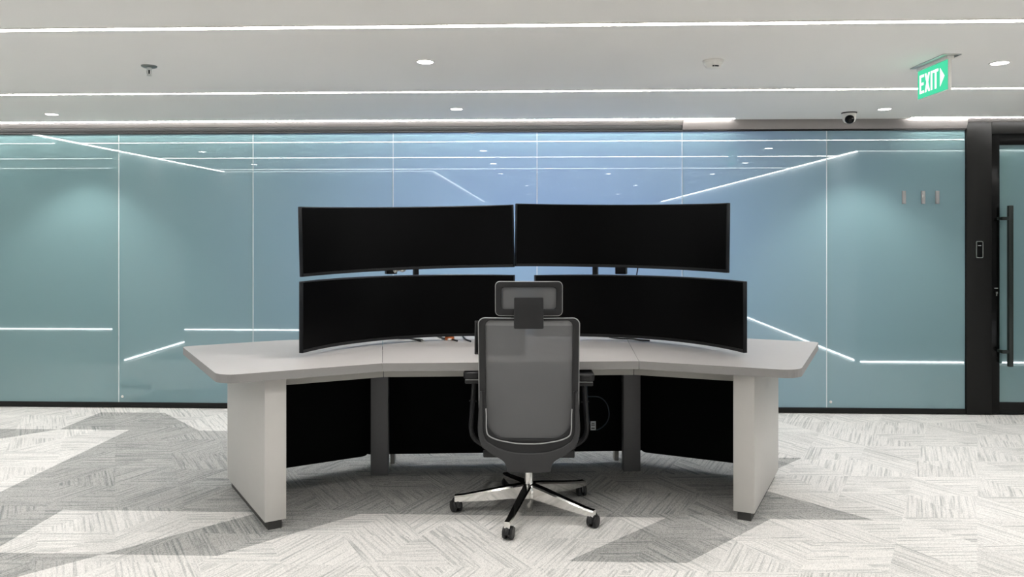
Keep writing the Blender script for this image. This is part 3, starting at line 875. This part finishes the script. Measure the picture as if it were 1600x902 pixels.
# headrest
hz = 1.092
def yh(x, z): return -0.236 + 0.35 * x * x - 0.05 * (z - hz)
ho = rrect(0.314, 0.160, 0, hz, 0.020, 0.020, 5)
hi = [(x * 0.258 / 0.314, hz + 0.002 + (z - hz) * 0.104 / 0.160) for x, z in ho]
ho, hi = densify(ho, hi, 8)
hr = MB().ring(ho, hi, yh, lambda x, z: yh(x, z) + 0.028).build('headrest_frame', M['frame_grey'], ch, bevel=0.003, angle=50)
MB().tube([(x, yh(x, z) + 0.006, z) for x, z in ho] + [(ho[0][0], yh(*ho[0]) + 0.006, ho[0][1])], 0.003, 6).build('headrest_piping', M['edge_line'], hr, smooth=True)
vs, fs = [], []
for j in range(7):
    for i in range(11):
        x, z = -0.134 + 0.268 * i / 10, hz - 0.054 + 0.112 * j / 6
        vs.append((x, yh(x, z) + 0.020, z))
for j in range(6):
    for i in range(10):
        fs.append((j*11+i, j*11+i+1, (j+1)*11+i+1, (j+1)*11+i))
MB().add(vs, fs).build('headrest_mesh', M['head_mesh'], hr, smooth=True)
MB().box(-0.069, 0.069, -0.263, -0.250, 0.953, 1.100).build('headrest_bracket', M['frame_grey'], ch, bevel=0.005)
MB().box(-0.045, 0.045, -0.252, -0.215, 0.965, 1.03).build('headrest_neck', M['black_plastic'], ch, bevel=0.004)

# seat
so = rrect(0.475, 0.48, 0, 0.11, 0.09, 0.05, 6)
n = len(so)
st = MB()
layers = [(0.86, 0.335), (0.97, 0.345), (1.0, 0.365), (0.985, 0.392), (0.93, 0.405)]
vs = []
for k, z in layers: vs += [(x * k, 0.11 + (y - 0.11) * k, z) for x, y in so]
fs = [tuple(range(n-1, -1, -1)), tuple(range((len(layers)-1)*n, len(layers)*n))]
for q_ in range(len(layers)-1):
    fs += [(q_*n+k, q_*n+(k+1) % n, (q_+1)*n+(k+1) % n, (q_+1)*n+k) for k in range(n)]
st.add(vs, fs).build('seat', M['seat_fabric'], ch, smooth=True, angle=60)
MB().prism([(-0.225, -0.10), (0.225, -0.10), (0.20, 0.30), (-0.20, 0.30)], 0.300, 0.338).build('seat_pan', M['black_plastic'], ch, bevel=0.006)
MB().box(-0.085, 0.085, -0.17, 0.12, 0.252, 0.305).build('tilt_mechanism', M['yoke'], ch, bevel=0.012)

# arms
for s in (-1, 1):
    path = [(s*0.20, 0.03, 0.318), (s*0.245, 0.03, 0.335), (s*0.280, 0.03, 0.365), (s*0.293, 0.03, 0.41), (s*0.290, 0.03, 0.48), (s*0.281, 0.03, 0.60), (s*0.276, 0.03, 0.690)]
    sm = []
    P_ = [Vector(p) for p in path]
    for i in range(len(P_)-1):
        p0, p1, p2, p3 = P_[max(i-1, 0)], P_[i], P_[i+1], P_[min(i+2, len(P_)-1)]
        for k in range(5):
            u = k/5
            sm.append(0.5*((2*p1)+(p2-p0)*u+(2*p0-5*p1+4*p2-p3)*u*u+(3*p1-p0-3*p2+p3)*u**3))
    sm.append(P_[-1])
    post = MB().tube(sm, 0.0125, 10, flat=1.5).build('arm_post', M['frame_grey'], ch, smooth=True)
    MB().tube([(s*0.2845, 0.03, 0.545), (s*0.284, 0.03, 0.551)], 0.0135, 10, flat=1.5).build('height_collar', M['black_plastic'], post)
    zt = 0.712 if s < 0 else 0.703
    ap = MB().prism(round_poly([(s*0.282-0.045, -0.06), (s*0.282+0.045, -0.06), (s*0.282+0.04, 0.155), (s*0.282-0.04, 0.155)], [0.025]*4, 5), zt - 0.036, zt)
    ap.build('arm_pad', M['black_plastic'], post, bevel=0.008, seg=3)
    MB().box(s*0.282-0.036, s*0.282+0.036, -0.052, 0.15, zt - 0.060, zt - 0.037).build('pad_carrier', M['frame_grey'], post, bevel=0.005)
    MB().box(s*0.282-0.034, s*0.282+0.034, -0.0555, -0.052, zt - 0.0405, zt - 0.0375).build('pad_seam', M['edge_line'], post)

# column and base
MB().lathe([(0.019, 0.006), (0.0205, 0.010), (0.0205, 0.135), (0.0225, 0.136), (0.0225, 0.262)], 24).build('gas_column', M['chrome'], ch, smooth=True)
MB().lathe([(0.036, 0.075), (0.044, 0.080), (0.046, 0.128), (0.038, 0.142), (0.026, 0.146)], 28).build('base_hub', M['chrome'], ch, smooth=True)
RB = 0.36
def leg_mesh():
    mb = MB()
    secs = [(0.030, 0.023, 0.076, 0.144), (0.10, 0.022, 0.072, 0.133), (0.22, 0.019, 0.062, 0.110), (0.33, 0.0165, 0.057, 0.090), (RB + 0.013, 0.0155, 0.057, 0.086)]
    vs, fs = [], []
    for r, w, z0, z1 in secs:
        vs += [(r, -w*0.9, z0), (r, w*0.9, z0), (r, w, z1 - 0.008), (r, w*0.75, z1), (r, -w*0.75, z1), (r, -w, z1 - 0.008)]
    for i in range(len(secs)-1):
        for k in range(6):
            fs.append((i*6+k, i*6+(k+1) % 6, (i+1)*6+(k+1) % 6, (i+1)*6+k))
    fs += [(5,4,3,2,1,0), tuple(range((len(secs)-1)*6, len(secs)*6))]
    mb.add(vs, fs)
    mb.lathe([(0.0105, 0.050), (0.0115, 0.062)], 14, (RB, 0, 0))
    return mb
def castor_mesh():
    mb = MB()
    rotx = Matrix.Rotation(R(90), 4, 'X')
    for s in (-1, 1):
        y = s * 0.0155
        mb.lathe([(0.018, -0.0095), (0.0265, -0.0085), (0.0290, -0.005), (0.0290, 0.005), (0.0265, 0.0085), (0.018, 0.0095)], 22, (0.014, y, 0.029), rotx)
    # hood between the wheels
    pts = [(0.014 + 0.0325 * math.cos(R(a)), 0, 0.029 + 0.0325 * math.sin(R(a))) for a in range(20, 181, 20)]
    mb.tube(pts, 0.0105, 8, flat=1.0)
    mb.box(-0.012, 0.012, -0.008, 0.008, 0.030, 0.054)
    mb.lathe([(0.0125, 0.046), (0.0125, 0.056)], 14)
    return mb
leg0 = leg_mesh().build('base_leg', M['chrome'], ch, smooth=True, angle=30)
cas0 = castor_mesh().build('castor', M['black_plastic'], leg0, smooth=True, angle=40, loc=(RB, 0, 0))
swiv = [75, 60, 100, 40, 120]
for k in range(5):
    l = leg0 if k == 0 else leg0.copy()
    c = cas0 if k == 0 else cas0.copy()
    if k:
        COL.objects.link(l); COL.objects.link(c); l.parent = ch; c.parent = l
    a = -107 + 72 * k + 1.4
    l.rotation_euler.z = R(a)
    c.rotation_euler.z = R(swiv[k] - a)
